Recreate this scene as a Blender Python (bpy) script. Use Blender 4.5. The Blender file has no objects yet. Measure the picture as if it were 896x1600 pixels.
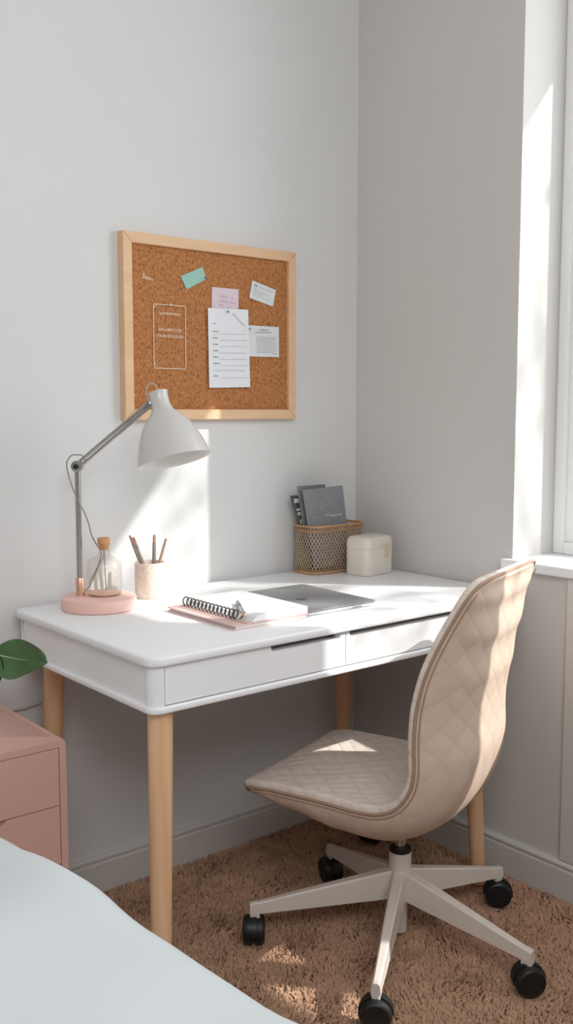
import bpy, bmesh, math, random
import numpy as np
from mathutils import Vector, Matrix
random.seed(7); rng = np.random.default_rng(7)
scene = bpy.context.scene
COL = scene.collection
PI = math.pi

# ------------------------------------------------------------------ materials
def srgb(h):
    h = h.lstrip('#'); v = [int(h[i:i+2], 16)/255 for i in (0, 2, 4)]
    return tuple((c/12.92 if c <= .04045 else ((c+.055)/1.055)**2.4) for c in v) + (1,)

def mat(name, col, rough=.5, metal=0, spec=.5, var=.04, scale=30, bump=0, bscale=200, stretch=None, coord='Object', **kw):
    m = bpy.data.materials.new(name); m.use_nodes = True
    nt = m.node_tree; N = nt.nodes; L = nt.links
    b = N['Principled BSDF']
    c = srgb(col) if isinstance(col, str) else col
    b.inputs['Roughness'].default_value = rough
    b.inputs['Metallic'].default_value = metal
    b.inputs['Specular IOR Level'].default_value = spec
    tc = N.new('ShaderNodeTexCoord'); mp = N.new('ShaderNodeMapping')
    L.new(tc.outputs[coord], mp.inputs['Vector'])
    if stretch: mp.inputs['Scale'].default_value = stretch
    n = N.new('ShaderNodeTexNoise'); n.inputs['Scale'].default_value = scale; n.inputs['Detail'].default_value = 4
    L.new(mp.outputs['Vector'], n.inputs['Vector'])
    r = N.new('ShaderNodeValToRGB')
    r.color_ramp.elements[0].position = .3; r.color_ramp.elements[1].position = .7
    lo = tuple(max(0, x*(1-var)) for x in c[:3]) + (1,); hi = tuple(min(1, x*(1+var)) for x in c[:3]) + (1,)
    r.color_ramp.elements[0].color = lo; r.color_ramp.elements[1].color = hi
    L.new(n.outputs['Fac'], r.inputs['Fac']); L.new(r.outputs['Color'], b.inputs['Base Color'])
    if bump:
        n2 = N.new('ShaderNodeTexNoise'); n2.inputs['Scale'].default_value = bscale; n2.inputs['Detail'].default_value = 3
        L.new(mp.outputs['Vector'], n2.inputs['Vector'])
        bp = N.new('ShaderNodeBump'); bp.inputs['Strength'].default_value = bump; bp.inputs['Distance'].default_value = .002
        L.new(n2.outputs['Fac'], bp.inputs['Height']); L.new(bp.outputs['Normal'], b.inputs['Normal'])
    for k, v in kw.items(): b.inputs[k].default_value = v
    m['_ramp'] = 1
    return m

def wood(name, c1, c2, rough=.45, stretch=(60, 60, 3)):
    m = mat(name, c1, rough, var=0, scale=1, stretch=stretch)
    N = m.node_tree.nodes
    r = [n for n in N if n.bl_idname == 'ShaderNodeValToRGB'][0]
    r.color_ramp.elements[0].color = srgb(c1); r.color_ramp.elements[1].color = srgb(c2)
    return m

M = {}
M['wall'] = mat('wall_paint', '#dadada', .9, spec=.2, var=.01, scale=3, bump=.06, bscale=300)
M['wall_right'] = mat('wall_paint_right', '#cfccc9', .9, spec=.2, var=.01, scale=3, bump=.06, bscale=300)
M['trim'] = mat('trim_paint', '#d2cfcb', .5, var=.01)
M['ceiling'] = mat('ceiling_paint', '#e0e0df', .9, var=.01)
M['upvc'] = mat('window_white', '#eceded', .35, var=.01)
M['gasket'] = mat('gasket_black', '#1b1c1d', .5)
M['desk'] = mat('desk_lacquer', '#f0f0f2', .38, var=.008, scale=6)
M['deskleg'] = wood('beech_leg', '#dfae84', '#eac19a', .42)
M['floor'] = mat('carpet_backing', '#8a6b56', 1, spec=0, var=.25, scale=60)
M['pink'] = mat('pink_lacquer', '#d6aa9e', .42, var=.015, scale=6)
M['pinkbase'] = mat('pink_lamp_base', '#eec3b8', .4, var=.01)
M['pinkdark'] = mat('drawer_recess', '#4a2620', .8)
M['duvet'] = mat('duvet_cotton', '#d9dee1', .95, spec=.15, var=.015, scale=4, bump=.15, bscale=500)
M['chrome'] = mat('brushed_steel', '#b9b7b2', .22, 1, var=.03, stretch=(1, 1, .05), scale=300)
M['chromepol'] = mat('polished_chrome', '#d5d5d3', .1, 1, var=.01)
M['copper'] = mat('copper_socket', '#efc1ab', .32, 1, var=.02)
M['shade'] = mat('lamp_enamel', '#cfccc8', .22, var=.005)
M['shadein'] = mat('lamp_enamel_inside', '#efecea', .5, var=.005)
M['cord'] = mat('cord_grey', '#8f9090', .6, var=.05)
M['whitecord'] = mat('cord_white', '#bcb4aa', .6, var=.03)
M['cork_stopper'] = wood('stopper_cork', '#c08a57', '#cf9d6c', .7, stretch=(8, 8, 120))
M['beech_frame'] = wood('board_frame_beech', '#dcb48c', '#e6c19b', .5, stretch=(6, 40, 40))
M['black'] = mat('caster_black', '#191a1b', .45, var=.1)
M['blackmetal'] = mat('wire_black', '#251f1d', .45, 0, var=.05)
M['basemetal'] = mat('chair_base_paint', '#e0d6cd', .38, .1, var=.01)
M['collar'] = mat('collar_black', '#151515', .5)
M['piping'] = mat('piping_fabric', '#a88d78', .9, var=.06, scale=200)
M['laptop'] = mat('laptop_aluminium', '#8c8c8d', .5, .15, var=.01)
M['laptopedge'] = mat('laptop_edge', '#d9dadb', .35, .5, var=.01)
M['emblem'] = mat('emblem_grey', '#6e6e70', .3, .2, var=.01)
M['rattan'] = wood('rattan', '#a87f5c', '#c49a74', .6, stretch=(90, 90, 90))
M['rattanweave'] = mat('rattan_weave', '#bda58c', .7, var=.15, scale=80)
M['box'] = mat('cream_box', '#dcd6cd', .5, var=.012, scale=8)
M['clasp'] = mat('clasp_leather', '#d6c2a4', .55, var=.05)
M['cardgrey'] = mat('card_grey', '#84868b', .6, var=.06, scale=18)
M['cardgrey2'] = mat('card_grey_rear', '#7a7c7f', .6, var=.03)
M['bookdark'] = mat('book_dark', '#55524f', .7, var=.05)
M['bookwhite'] = mat('book_label_white', '#d9d9d8', .7)
M['ink_light'] = mat('ink_light', '#d0d1d3', .7)
M['ink_faint'] = mat('ink_faint', '#a4a6ab', .7)
M['ink'] = mat('ink_grey', '#9a9ca2', .8)
M['inkdark'] = mat('ink_dark', '#6c6e76', .8)
M['paper'] = mat('paper_white', '#e6e8ec', .9, var=.006)
M['paper2'] = mat('paper_card', '#dcdfe0', .9, var=.01)
M['mint'] = mat('paper_mint', '#9cc7bb', .9, var=.03)
M['lilac'] = mat('paper_lilac', '#ddcbd4', .9, var=.015)
M['pin'] = mat('pin_steel', '#8a8f92', .3, .8)
M['chalk'] = mat('chalk_white', '#f1dcc6', .9)
M['leaf'] = mat('leaf_green', '#52714a', .5, var=.18, scale=25)
M['leafvein'] = mat('leaf_vein', '#a9c79a', .5)
M['stem'] = mat('plant_stem', '#22301c', .6)
M['pot'] = mat('pot_clay', '#c9b4a5', .8, var=.06)
M['soil'] = mat('soil', '#33261d', 1, var=.4, scale=120)
M['pinkcover'] = mat('notebook_pink', '#e3c3bd', .6, var=.02)
M['pen'] = mat('pen_steel', '#a8a8a8', .2, .9)
M['pencil_grey'] = mat('pencil_grey', '#8b7f76', .5, var=.1)
M['pencil_tan'] = mat('pencil_tan', '#b08f78', .55, var=.1)
M['pencil_pink'] = mat('pencil_pink', '#b98f83', .55, var=.08)
M['bark'] = mat('tree_bark', '#4a3c30', .9, var=.3)
M['treeleaf'] = mat('tree_leaf', '#4f6b35', .6, var=.3)
M['eave'] = mat('eave_paint', '#d8d8d6', .8)
M['blind'] = mat('blind_fabric', '#dcdad4', .9)

def cork():
    m = mat('cork_surface', '#a8703f', .95, spec=.1)
    N = m.node_tree.nodes; L = m.node_tree.links; b = N['Principled BSDF']
    mp = [n for n in N if n.bl_idname == 'ShaderNodeMapping'][0]
    mp.inputs['Scale'].default_value = (1.0, 1.0, .62)
    n1 = [n for n in N if n.bl_idname == 'ShaderNodeTexNoise'][0]; n1.inputs['Scale'].default_value = 230; n1.inputs['Detail'].default_value = 3
    r = [n for n in N if n.bl_idname == 'ShaderNodeValToRGB'][0]
    e = r.color_ramp.elements
    e[0].position = .30; e[0].color = srgb('#82502e'); e[1].position = .44; e[1].color = srgb('#ad7449')
    x = e.new(.6); x.color = srgb('#ba8055'); x = e.new(.75); x.color = srgb('#c89164')
    bp = N.new('ShaderNodeBump'); bp.inputs['Strength'].default_value = .6; bp.inputs['Distance'].default_value = .003
    L.new(n1.outputs['Fac'], bp.inputs['Height']); L.new(bp.outputs['Normal'], b.inputs['Normal'])
    return m
M['cork'] = cork()

def glass(name, tint, refl=.08, dens=0.0):
    m = bpy.data.materials.new(name); m.use_nodes = True
    N = m.node_tree.nodes; L = m.node_tree.links; N.remove(N['Principled BSDF'])
    t = N.new('ShaderNodeBsdfTransparent'); t.inputs[0].default_value = srgb(tint)
    g = N.new('ShaderNodeBsdfGlossy'); g.inputs['Roughness'].default_value = .03
    lw = N.new('ShaderNodeLayerWeight'); lw.inputs['Blend'].default_value = .25
    mr = N.new('ShaderNodeMapRange'); mr.inputs['To Min'].default_value = refl*.5; mr.inputs['To Max'].default_value = min(1, refl*6)
    L.new(lw.outputs['Facing'], mr.inputs['Value'])
    x = N.new('ShaderNodeMixShader'); L.new(mr.outputs['Result'], x.inputs[0]); L.new(t.outputs[0], x.inputs[1]); L.new(g.outputs[0], x.inputs[2])
    L.new(x.outputs[0], N['Material Output'].inputs['Surface'])
    return m
M['pane'] = glass('window_glass', '#fafcfc', .06)
M['bottle'] = glass('bottle_glass', '#fbf9f6', .055)
M['peach'] = mat('peach_tint', '#f6ceb4', .3, var=.02, Alpha=.85)

def terrazzo():
    m = mat('speckled_ceramic', '#ead9cb', .5, var=.01)
    N = m.node_tree.nodes; L = m.node_tree.links; b = N['Principled BSDF']
    tc = [n for n in N if n.bl_idname == 'ShaderNodeTexCoord'][0]
    v = N.new('ShaderNodeTexVoronoi'); v.inputs['Scale'].default_value = 300
    L.new(tc.outputs['Object'], v.inputs['Vector'])
    nz = N.new('ShaderNodeTexNoise'); nz.inputs['Scale'].default_value = 28; L.new(tc.outputs['Object'], nz.inputs['Vector'])
    sub = N.new('ShaderNodeMath'); sub.operation = 'MULTIPLY'; sub.inputs[1].default_value = .55
    L.new(nz.outputs['Fac'], sub.inputs[0])
    lt = N.new('ShaderNodeMath'); lt.operation = 'LESS_THAN'
    L.new(v.outputs['Distance'], lt.inputs[0]); L.new(sub.outputs[0], lt.inputs[1])
    r = [n for n in N if n.bl_idname == 'ShaderNodeValToRGB'][0]
    mx = N.new('ShaderNodeMix'); mx.data_type = 'RGBA'
    L.new(lt.outputs[0], mx.inputs['Factor']); L.new(r.outputs['Color'], mx.inputs[6])
    hs = N.new('ShaderNodeValToRGB'); hs.color_ramp.elements[0].color = srgb('#9a7d68'); hs.color_ramp.elements[1].color = srgb('#e2cdbd')
    sep = N.new('ShaderNodeSeparateColor'); L.new(v.outputs['Color'], sep.inputs[0]); L.new(sep.outputs[0], hs.inputs['Fac'])
    L.new(hs.outputs['Color'], mx.inputs[7])
    lt.inputs[1].default_value = .2
    L.new(mx.outputs[2], b.inputs['Base Color'])
    return m
M['terrazzo'] = terrazzo()

def fabric(name, col, kind):
    """upholstery; pattern laid out in the surface's own UV metres: basket weave on the seat, quilted lozenges on the back"""
    m = mat(name, col, .92, spec=.15, var=.03, scale=14)
    N = m.node_tree.nodes; L = m.node_tree.links; b = N['Principled BSDF']
    uv = N.new('ShaderNodeUVMap'); uv.uv_map = 'UVMap'
    mp = N.new('ShaderNodeMapping'); mp.inputs['Rotation'].default_value = (0, 0, PI/4)
    L.new(uv.outputs['UV'], mp.inputs['Vector'])
    nz = N.new('ShaderNodeTexNoise'); nz.inputs['Scale'].default_value = 10
    L.new(uv.outputs['UV'], nz.inputs['Vector'])
    ad = N.new('ShaderNodeMixRGB'); ad.blend_type = 'LINEAR_LIGHT'; ad.inputs[0].default_value = .008
    L.new(mp.outputs['Vector'], ad.inputs[1]); L.new(nz.outputs['Color'], ad.inputs[2])
    cell = .062 if kind == 'seat' else .052
    ck = N.new('ShaderNodeTexChecker'); ck.inputs['Scale'].default_value = 1/cell
    L.new(ad.outputs[0], ck.inputs['Vector'])
    sx = N.new('ShaderNodeSeparateXYZ'); L.new(ad.outputs[0], sx.inputs[0])
    def ridge(o, per):
        a = N.new('ShaderNodeMath'); a.operation = 'MULTIPLY'; a.inputs[1].default_value = PI/per; L.new(o, a.inputs[0])
        b_ = N.new('ShaderNodeMath'); b_.operation = 'SINE'; L.new(a.outputs[0], b_.inputs[0])
        c_ = N.new('ShaderNodeMath'); c_.operation = 'ABSOLUTE'; L.new(b_.outputs[0], c_.inputs[0])
        d_ = N.new('ShaderNodeMath'); d_.operation = 'POWER'; d_.inputs[1].default_value = .45; L.new(c_.outputs[0], d_.inputs[0])
        return d_.outputs[0]
    br = N.new('ShaderNodeMixRGB'); L.new(ck.outputs['Fac'], br.inputs[0])
    n_ = 2 if kind == 'seat' else 1
    def both(a, b_):
        m_ = N.new('ShaderNodeMath'); m_.operation = 'MULTIPLY'; L.new(a, m_.inputs[0]); L.new(b_, m_.inputs[1]); return m_.outputs[0]
    L.new(both(ridge(sx.outputs[0], cell/n_), ridge(sx.outputs[1], cell)), br.inputs[1])
    L.new(both(ridge(sx.outputs[1], cell/n_), ridge(sx.outputs[0], cell)), br.inputs[2])
    wv = N.new('ShaderNodeTexNoise'); wv.inputs['Scale'].default_value = 900
    L.new(uv.outputs['UV'], wv.inputs['Vector'])
    b1 = N.new('ShaderNodeBump'); b1.inputs['Strength'].default_value = .5 if kind == 'seat' else .28; b1.inputs['Distance'].default_value = .004
    L.new(br.outputs[0], b1.inputs['Height'])
    b2 = N.new('ShaderNodeBump'); b2.inputs['Strength'].default_value = .15; b2.inputs['Distance'].default_value = .001
    L.new(wv.outputs['Fac'], b2.inputs['Height']); L.new(b1.outputs['Normal'], b2.inputs['Normal'])
    L.new(b2.outputs['Normal'], b.inputs['Normal'])
    r = [n for n in N if n.bl_idname == 'ShaderNodeValToRGB'][0]
    mx = N.new('ShaderNodeMixRGB'); mx.blend_type = 'MULTIPLY'; mx.inputs[0].default_value = .09 if kind == 'seat' else .05
    L.new(r.outputs['Color'], mx.inputs[1]); L.new(br.outputs[0], mx.inputs[2]); L.new(mx.outputs[0], b.inputs['Base Color'])
    return m
M['fab_seat'] = fabric('chair_fabric_inner', '#e4d6cb', 'seat')
M['fab_shell'] = fabric('chair_fabric_outer', '#d6c0af', 'back')

def pile_mat():
    m = mat('carpet_pile', '#bb967c', 1, spec=.03, var=.14, scale=26)
    return m
M['pile'] = pile_mat()

# ------------------------------------------------------------------ mesh helpers
def smooth(o, on=True, angle=40):
    for p in o.data.polygons: p.use_smooth = on
    if on and angle is not None:
        try: o.data.set_sharp_from_angle(angle=math.radians(angle))
        except Exception: pass
    return o

def obj(name, bm, m, parent=None, sm=True, angle=40, loc=None, fix=True):
    me = bpy.data.meshes.new(name)
    if fix: bmesh.ops.recalc_face_normals(bm, faces=bm.faces)
    bm.to_mesh(me); bm.free()
    o = bpy.data.objects.new(name, me); COL.objects.link(o)
    for x in (m if isinstance(m, (list, tuple)) else [m]): me.materials.append(x)
    if parent is not None: o.parent = parent
    if loc is not None: o.location = loc
    if sm: smooth(o, True, angle)
    return o

def tag(o, label, cat, group=None, kind=None):
    o['label'] = label; o['category'] = cat
    if group: o['group'] = group
    if kind: o['kind'] = kind
    return o

def thing(name, label, cat, loc=(0, 0, 0), rotz=0, group=None):
    o = bpy.data.objects.new(name, None); COL.objects.link(o)
    o.location = loc; o.rotation_euler = (0, 0, rotz); o.empty_display_size = .05
    return tag(o, label, cat, group)

def struct(name, bm, m, parent=None, sm=False):
    o = obj(name, bm, m, parent, sm)
    if parent is None: o['kind'] = 'structure'
    return o

def box(bm, x0, x1, y0, y1, z0, z1, bev=0, seg=2, mi=0):
    r = bmesh.ops.create_cube(bm, size=1)
    vs = r['verts']
    for v in vs:
        v.co = Vector(((x0+x1)/2+v.co.x*(x1-x0), (y0+y1)/2+v.co.y*(y1-y0), (z0+z1)/2+v.co.z*(z1-z0)))
    fs = {f for v in vs for f in v.link_faces}
    for f in fs: f.material_index = mi
    if bev:
        es = list({e for v in vs for e in v.link_edges})
        bmesh.ops.bevel(bm, geom=es, offset=bev, segments=seg, profile=.5, affect='EDGES')
    return bm

def nb(): return bmesh.new()

def loft(bm, rings, closed=True, cap0=True, cap1=True, mi=0):
    """rings: list of lists of points, all the same length"""
    V = [[bm.verts.new(p) for p in r] for r in rings]
    n = len(V[0])
    for a, b in zip(V[:-1], V[1:]):
        for i in range(n if closed else n-1):
            j = (i+1) % n
            try:
                f = bm.faces.new((a[i], a[j], b[j], b[i])); f.material_index = mi
            except ValueError: pass
    if closed and cap0:
        f = bm.faces.new(V[0][::-1]); f.material_index = mi
    if closed and cap1:
        f = bm.faces.new(V[-1]); f.material_index = mi
    return V

def lathe(bm, prof, seg=48, cap0=True, cap1=True, org=(0, 0, 0), axis=(0, 0, 1), mi=0):
    """prof: (radius, height along axis)"""
    ax = Vector(axis).normalized(); q = Vector((0, 0, 1)).rotation_difference(ax); o = Vector(org)
    rings = []
    for r, h in prof:
        r = max(r, 1e-5)
        rings.append([o + q @ Vector((r*math.cos(2*PI*i/seg), r*math.sin(2*PI*i/seg), h)) for i in range(seg)])
    return loft(bm, rings, True, cap0, cap1, mi)

def catmull(pts, n=8):
    P = [Vector(p) for p in pts]; out = []
    for i in range(len(P)-1):
        p0 = P[max(i-1, 0)]; p1 = P[i]; p2 = P[i+1]; p3 = P[min(i+2, len(P)-1)]
        for k in range(n):
            t = k/n
            out.append(.5*((2*p1)+(p2-p0)*t+(2*p0-5*p1+4*p2-p3)*t*t+(3*p1-p0-3*p2+p3)*t**3))
    out.append(P[-1]); return out

def tube(bm, pts, r, seg=8, closed=False, mi=0):
    P = [Vector(p) for p in pts]; n = len(P); rings = []
    up = Vector((.13, .27, .95))
    prev = None
    for i, p in enumerate(P):
        a = P[(i-1) % n] if (closed or i > 0) else p; b = P[(i+1) % n] if (closed or i < n-1) else p
        t = (b-a).normalized()
        if prev is None:
            u = t.cross(up).normalized()
        else:
            u = (prev - t*prev.dot(t)).normalized()
        prev = u; w = t.cross(u)
        rr = r[i] if isinstance(r, (list, tuple)) else r
        rings.append([p + u*rr*math.cos(2*PI*k/seg) + w*rr*math.sin(2*PI*k/seg) for k in range(seg)])
    if closed:
        rings.append(rings[0])
        V = [[bm.verts.new(q) for q in rg] for rg in rings[:-1]]
        for i in range(n):
            a, b = V[i], V[(i+1) % n]
            for k in range(seg):
                bm.faces.new((a[k], a[(k+1) % seg], b[(k+1) % seg], b[k]))
    else:
        loft(bm, rings, True, mi=mi)
    return bm

def rrect(x0, x1, y0, y1, r, n=6):
    out = []
    for cx, cy, a in ((x1-r, y1-r, 0), (x0+r, y1-r, PI/2), (x0+r, y0+r, PI), (x1-r, y0+r, 1.5*PI)):
        for k in range(n+1):
            t = a + PI/2*k/n; out.append((cx+r*math.cos(t), cy+r*math.sin(t)))
    return out

def slab(bm, poly, z0, z1, bev=.002, mi=0):
    """prism of a 2-D outline with softened upper and lower rims"""
    cx = sum(p[0] for p in poly)/len(poly); cy = sum(p[1] for p in poly)/len(poly)
    def ins(d):
        n = len(poly); o = []
        for i in range(n):
            a = Vector(poly[i-1]); b = Vector(poly[i]); c = Vector(poly[(i+1) % n])
            e1 = (b-a); e2 = (c-b)
            if e1.length < 1e-9: e1 = e2
            if e2.length < 1e-9: e2 = e1
            n1 = Vector((-e1.y, e1.x)).normalized(); n2 = Vector((-e2.y, e2.x)).normalized()
            k = (n1+n2); k = k.normalized() if k.length > 1e-6 else n1
            o.append(b + k*d/max(.4, k.dot(n1)))
        return o
    lay = [(bev, z0), (bev*.3, z0+bev*.3), (0, z0+bev), (0, z1-bev), (bev*.3, z1-bev*.3), (bev, z1)]
    rings = [[(p[0], p[1], z) for p in ins(d)] for d, z in lay]
    return loft(bm, rings, True, mi=mi)

_font_cache = {}
def lettering(text, size, m, parent, loc, rot, name='lettering', align='CENTER', extrude=.0002):
    cu = bpy.data.curves.new(name, 'FONT'); cu.body = text; cu.size = size; cu.align_x = align; cu.align_y = 'CENTER'
    cu.extrude = extrude; cu.materials.append(m)
    tmp = bpy.data.objects.new('text_source', cu); COL.objects.link(tmp)
    bpy.context.view_layer.update()
    me = bpy.data.meshes.new_from_object(tmp.evaluated_get(bpy.context.evaluated_depsgraph_get()))
    bpy.data.objects.remove(tmp); bpy.data.curves.remove(cu)
    me.name = name
    if not me.materials: me.materials.append(m)
    o = bpy.data.objects.new(name, me); COL.objects.link(o); o.parent = parent
    o.location = loc; o.rotation_euler = rot
    return o

# ------------------------------------------------------------------ camera
cam_d = bpy.data.cameras.new('camera'); cam = bpy.data.objects.new('camera', cam_d); COL.objects.link(cam)
CAMP = Vector((-2.0107, -2.135, 1.2037)); yaw, pit, FPX = .6853, -.1036, 1539.32
cam.location = CAMP
cam.rotation_euler = (PI/2 + pit, 0, -yaw)
cam_d.sensor_fit = 'VERTICAL'; cam_d.sensor_height = 36; cam_d.lens = FPX/1600*36
cam_d.clip_start = .05
scene.camera = cam

# ------------------------------------------------------------------ room shell
FZ = -.008            # top of the carpet backing; the pile rises to about zero
WY = -.5822           # far jamb of the window
WY2 = -2.05           # near jamb
SZ = .827             # window board top
HZ = 2.42             # window head
CEIL = 2.62
bm = nb(); box(bm, -3.3, .23, -4.4, .15, FZ-.05, FZ); struct('floor', bm, M['floor'])
bm = nb(); box(bm, -3.3, .0, 0, .15, FZ-.05, CEIL); struct('wall_back', bm, M['wall'])
bm = nb()
box(bm, 0, .23, WY, .15, FZ-.05, CEIL)
box(bm, 0, .23, -4.4, WY2, FZ-.05, CEIL)
box(bm, 0, .23, WY2, WY, FZ-.05, SZ-.025)
box(bm, 0, .23, WY2, WY, HZ, CEIL)
struct('wall_right', bm, M['wall_right'])
bm = nb(); box(bm, -3.3, .23, -4.4, .15, CEIL, CEIL+.08); struct('ceiling', bm, M['ceiling'])

def skirting(name, pts):
    bm = nb()
    prof = [(0, FZ), (.014, FZ), (.014, .072), (.011, .076), (.011, .08), (.015, .083), (.015, .088), (.008, .093), (0, .094)]
    rings = []
    for (x, y), (nx, ny) in pts:
        rings.append([(x+nx*d, y+ny*d, z) for d, z in prof])
    loft(bm, rings, True)
    return struct(name, bm, M['trim'])
skirting('baseboard_back', [((-3.3, 0), (0, -1)), ((0, 0), (0, -1))])
skirting('baseboard_right', [((0, 0), (-1, 0)), ((0, -4.4), (-1, 0))])
# flat batten of the wall panelling under the window board
bm = nb(); box(bm, -.009, 0, -.86, -.752, .094, SZ-.026, .003); struct('trim_1', bm, M['trim'], sm=False)

# window: outer frame, two sashes, panes, board
w = bpy.data.objects.new('window_1', None); COL.objects.link(w); w['kind'] = 'structure'
X0, X1 = .165, .225
MU0, MU1 = -1.66, -1.58     # mullion between the two lights
def framebox(bm, y0, y1, z0, z1, t, xa, xb, bev=.004):
    box(bm, xa, xb, y0, y0+t, z0, z1, bev); box(bm, xa, xb, y1-t, y1, z0, z1, bev)
    box(bm, xa, xb, y0+t, y1-t, z0, z0+t, bev); box(bm, xa, xb, y0+t, y1-t, z1-t, z1, bev)
bm = nb(); framebox(bm, WY2, WY, SZ, HZ, .032, X0, X1)
box(bm, X0, X1, MU0+.025, MU1-.025, SZ+.03, HZ-.03, .003); obj('window_frame', bm, M['upvc'], w, False)
for (a, b) in ((MU1-.03, WY-.03), (WY2+.03, MU0+.03)):
    bm = nb(); framebox(bm, a, b, SZ+.03, HZ-.03, .04, X0+.012, X1-.006); s = obj('sash', bm, M['upvc'], w, False)
    bm = nb(); framebox(bm, a+.04, b-.04, SZ+.07, HZ-.07, .004, X0+.024, X1-.02, 0); obj('gasket', bm, M['gasket'], s, False)
    bm = nb(); box(bm, X0+.03, X0+.034, a+.042, b-.042, SZ+.072, HZ-.072); obj('glass_pane', bm, M['pane'], s, False)
bm = nb(); slab(bm, rrect(-.022, .2, WY2-.03, WY+.022, .004, 3), SZ-.025, SZ, .004); obj('window_sill', bm, M['upvc'], w, False)
# blind is added unseen, trimming sun through the nearer light
bl = thing('roller_blind', 'pale roller blind drawn low over the nearer window light', 'blind', (.13, -1.8, HZ))
bm = nb(); box(bm, -.002, .002, -.235, .25, -1.24, -.0); obj('blind_fabric', bm, M['blind'], bl, False)
bm = nb(); lathe(bm, [(.008, -.24), (.008, .24)], 16, org=(0, .0075, -1.24), axis=(0, 1, 0)); obj('bottom_bar', bm, M['upvc'], bl)
# eave is an added unseen slab outside, cutting off high sun
bm = nb(); box(bm, .23, .62, -4.4, .6, 2.64, 2.74); o = obj('roof_eave', bm, M['eave'], None, False); o['kind'] = 'structure'

# carpet pile: short leaning strands
FEET = []
def carpet():
    n = 150000
    x = rng.uniform(-1.30, -.012, n); y = rng.uniform(-2.6, -.012, n)
    keep = ~((x < -1.13) & (y > -.40)) & (x > -1.285+np.maximum(0, -(y+.95))*.075) & ((y > -1.6) | (rng.uniform(0, 1, n) < .8))
    x, y = x[keep], y[keep]; n = len(x)
    ang = .62 + .55*np.sin(x*23+y*11) + .5*np.sin(x*9-y*31+1.3) + rng.normal(0, .55, n)
    L = rng.uniform(.008, .0145, n); wd = rng.uniform(.0013, .0024, n)
    lean = rng.uniform(.45, .95, n)
    dx, dy = np.cos(ang)*L*lean, np.sin(ang)*L*lean
    px, py = -np.sin(ang), np.cos(ang)
    hgt = L*np.sqrt(1-lean**2*.8)
    z0 = FZ
    for fx, fy, fr in FEET:
        near = (x-fx)**2+(y-fy)**2 < (fr+.018)**2
        hgt = np.where(near, np.minimum(hgt, .0038), hgt)
    ts = [(0, 0, 1.0), (.35, .62, 1.15), (.8, 1, .9), (1.08, .93, .35)]
    V = np.zeros((n, 8, 3))
    for k, (t, h, ww) in enumerate(ts):
        V[:, 2*k, 0] = x+dx*t+px*wd*ww; V[:, 2*k, 1] = y+dy*t+py*wd*ww; V[:, 2*k, 2] = z0+hgt*h*.95
        V[:, 2*k+1, 0] = x+dx*t-px*wd*ww; V[:, 2*k+1, 1] = y+dy*t-py*wd*ww; V[:, 2*k+1, 2] = z0+hgt*h*.95
    V[:, :, 0] = np.minimum(V[:, :, 0], -.004); V[:, :, 1] = np.minimum(V[:, :, 1], -.004)
    base = (np.arange(n)*8)[:, None, None]
    F = np.array([[0, 1, 3, 2], [2, 3, 5, 4], [4, 5, 7, 6]])[None] + base
    me = bpy.data.meshes.new('carpet_pile')
    me.vertices.add(n*8); me.vertices.foreach_set('co', V.reshape(-1))
    F = F.reshape(-1, 4); nf = len(F)
    me.loops.add(nf*4); me.loops.foreach_set('vertex_index', F.reshape(-1).astype(np.int32))
    me.polygons.add(nf); me.polygons.foreach_set('loop_start', (np.arange(nf)*4).astype(np.int32))
    me.polygons.foreach_set('use_smooth', np.ones(nf, bool))
    me.update(); me.validate()
    me.materials.append(M['pile'])
    o = bpy.data.objects.new('carpet_pile', me); COL.objects.link(o)
    tag(o, 'brown shaggy carpet pile covering the bedroom floor', 'carpet', kind='stuff')

# ------------------------------------------------------------------ desk
XL, XR, YF, YB, DZ, DB = -1.093, -.008, -.6214, -.0192, .75, .6418
desk = thing('desk', 'white writing desk with two drawers on tapered beech legs', 'desk', (0, 0, 0))
bm = nb(); slab(bm, rrect(XL, XR-.006, YF, YB, .03, 8), DZ-.018, DZ, .004); obj('tabletop', bm, M['desk'], desk, True, 50)
ax0, ax1, ay0, ay1 = XL+.012, XR-.012, YF+.010, YB-.008
bm = nb()
box(bm, ax0+.0005, ax0+.018, ay0+.0262, ay1-.0262, DB+.012, DZ-.018)                 # left side
box(bm, ax1-.018, ax1-.0005, ay0+.0262, ay1-.0262, DB+.012, DZ-.018)                 # right side
box(bm, ax0+.022, ax1-.022, ay1-.018, ay1, DB+.012, DZ-.018)                 # back
obj('apron', bm, M['desk'], desk, False)
for (cx, cy, a0) in ((ax0+.022, ay0+.022, PI), (ax1-.022, ay0+.022, 1.5*PI), (ax1-.022, ay1-.022, 0), (ax0+.022, ay1-.022, PI/2)):
    bm = nb()
    pts = [(cx, cy)] + [(cx+.024*math.cos(a0+PI/2*k/8), cy+.024*math.sin(a0+PI/2*k/8)) for k in range(9)]
    loft(bm, [[(p[0], p[1], z) for p in pts] for z in (DB+.012, DZ-.018)]); obj('corner_post', bm, M['desk'], desk, True, 40)
bm = nb(); slab(bm, rrect(XL+.005, XR-.005, YF+.004, YB-.004, .026, 8), DB, DB+.013, .003); obj('bottom_panel', bm, M['desk'], desk, True, 50)

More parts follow.
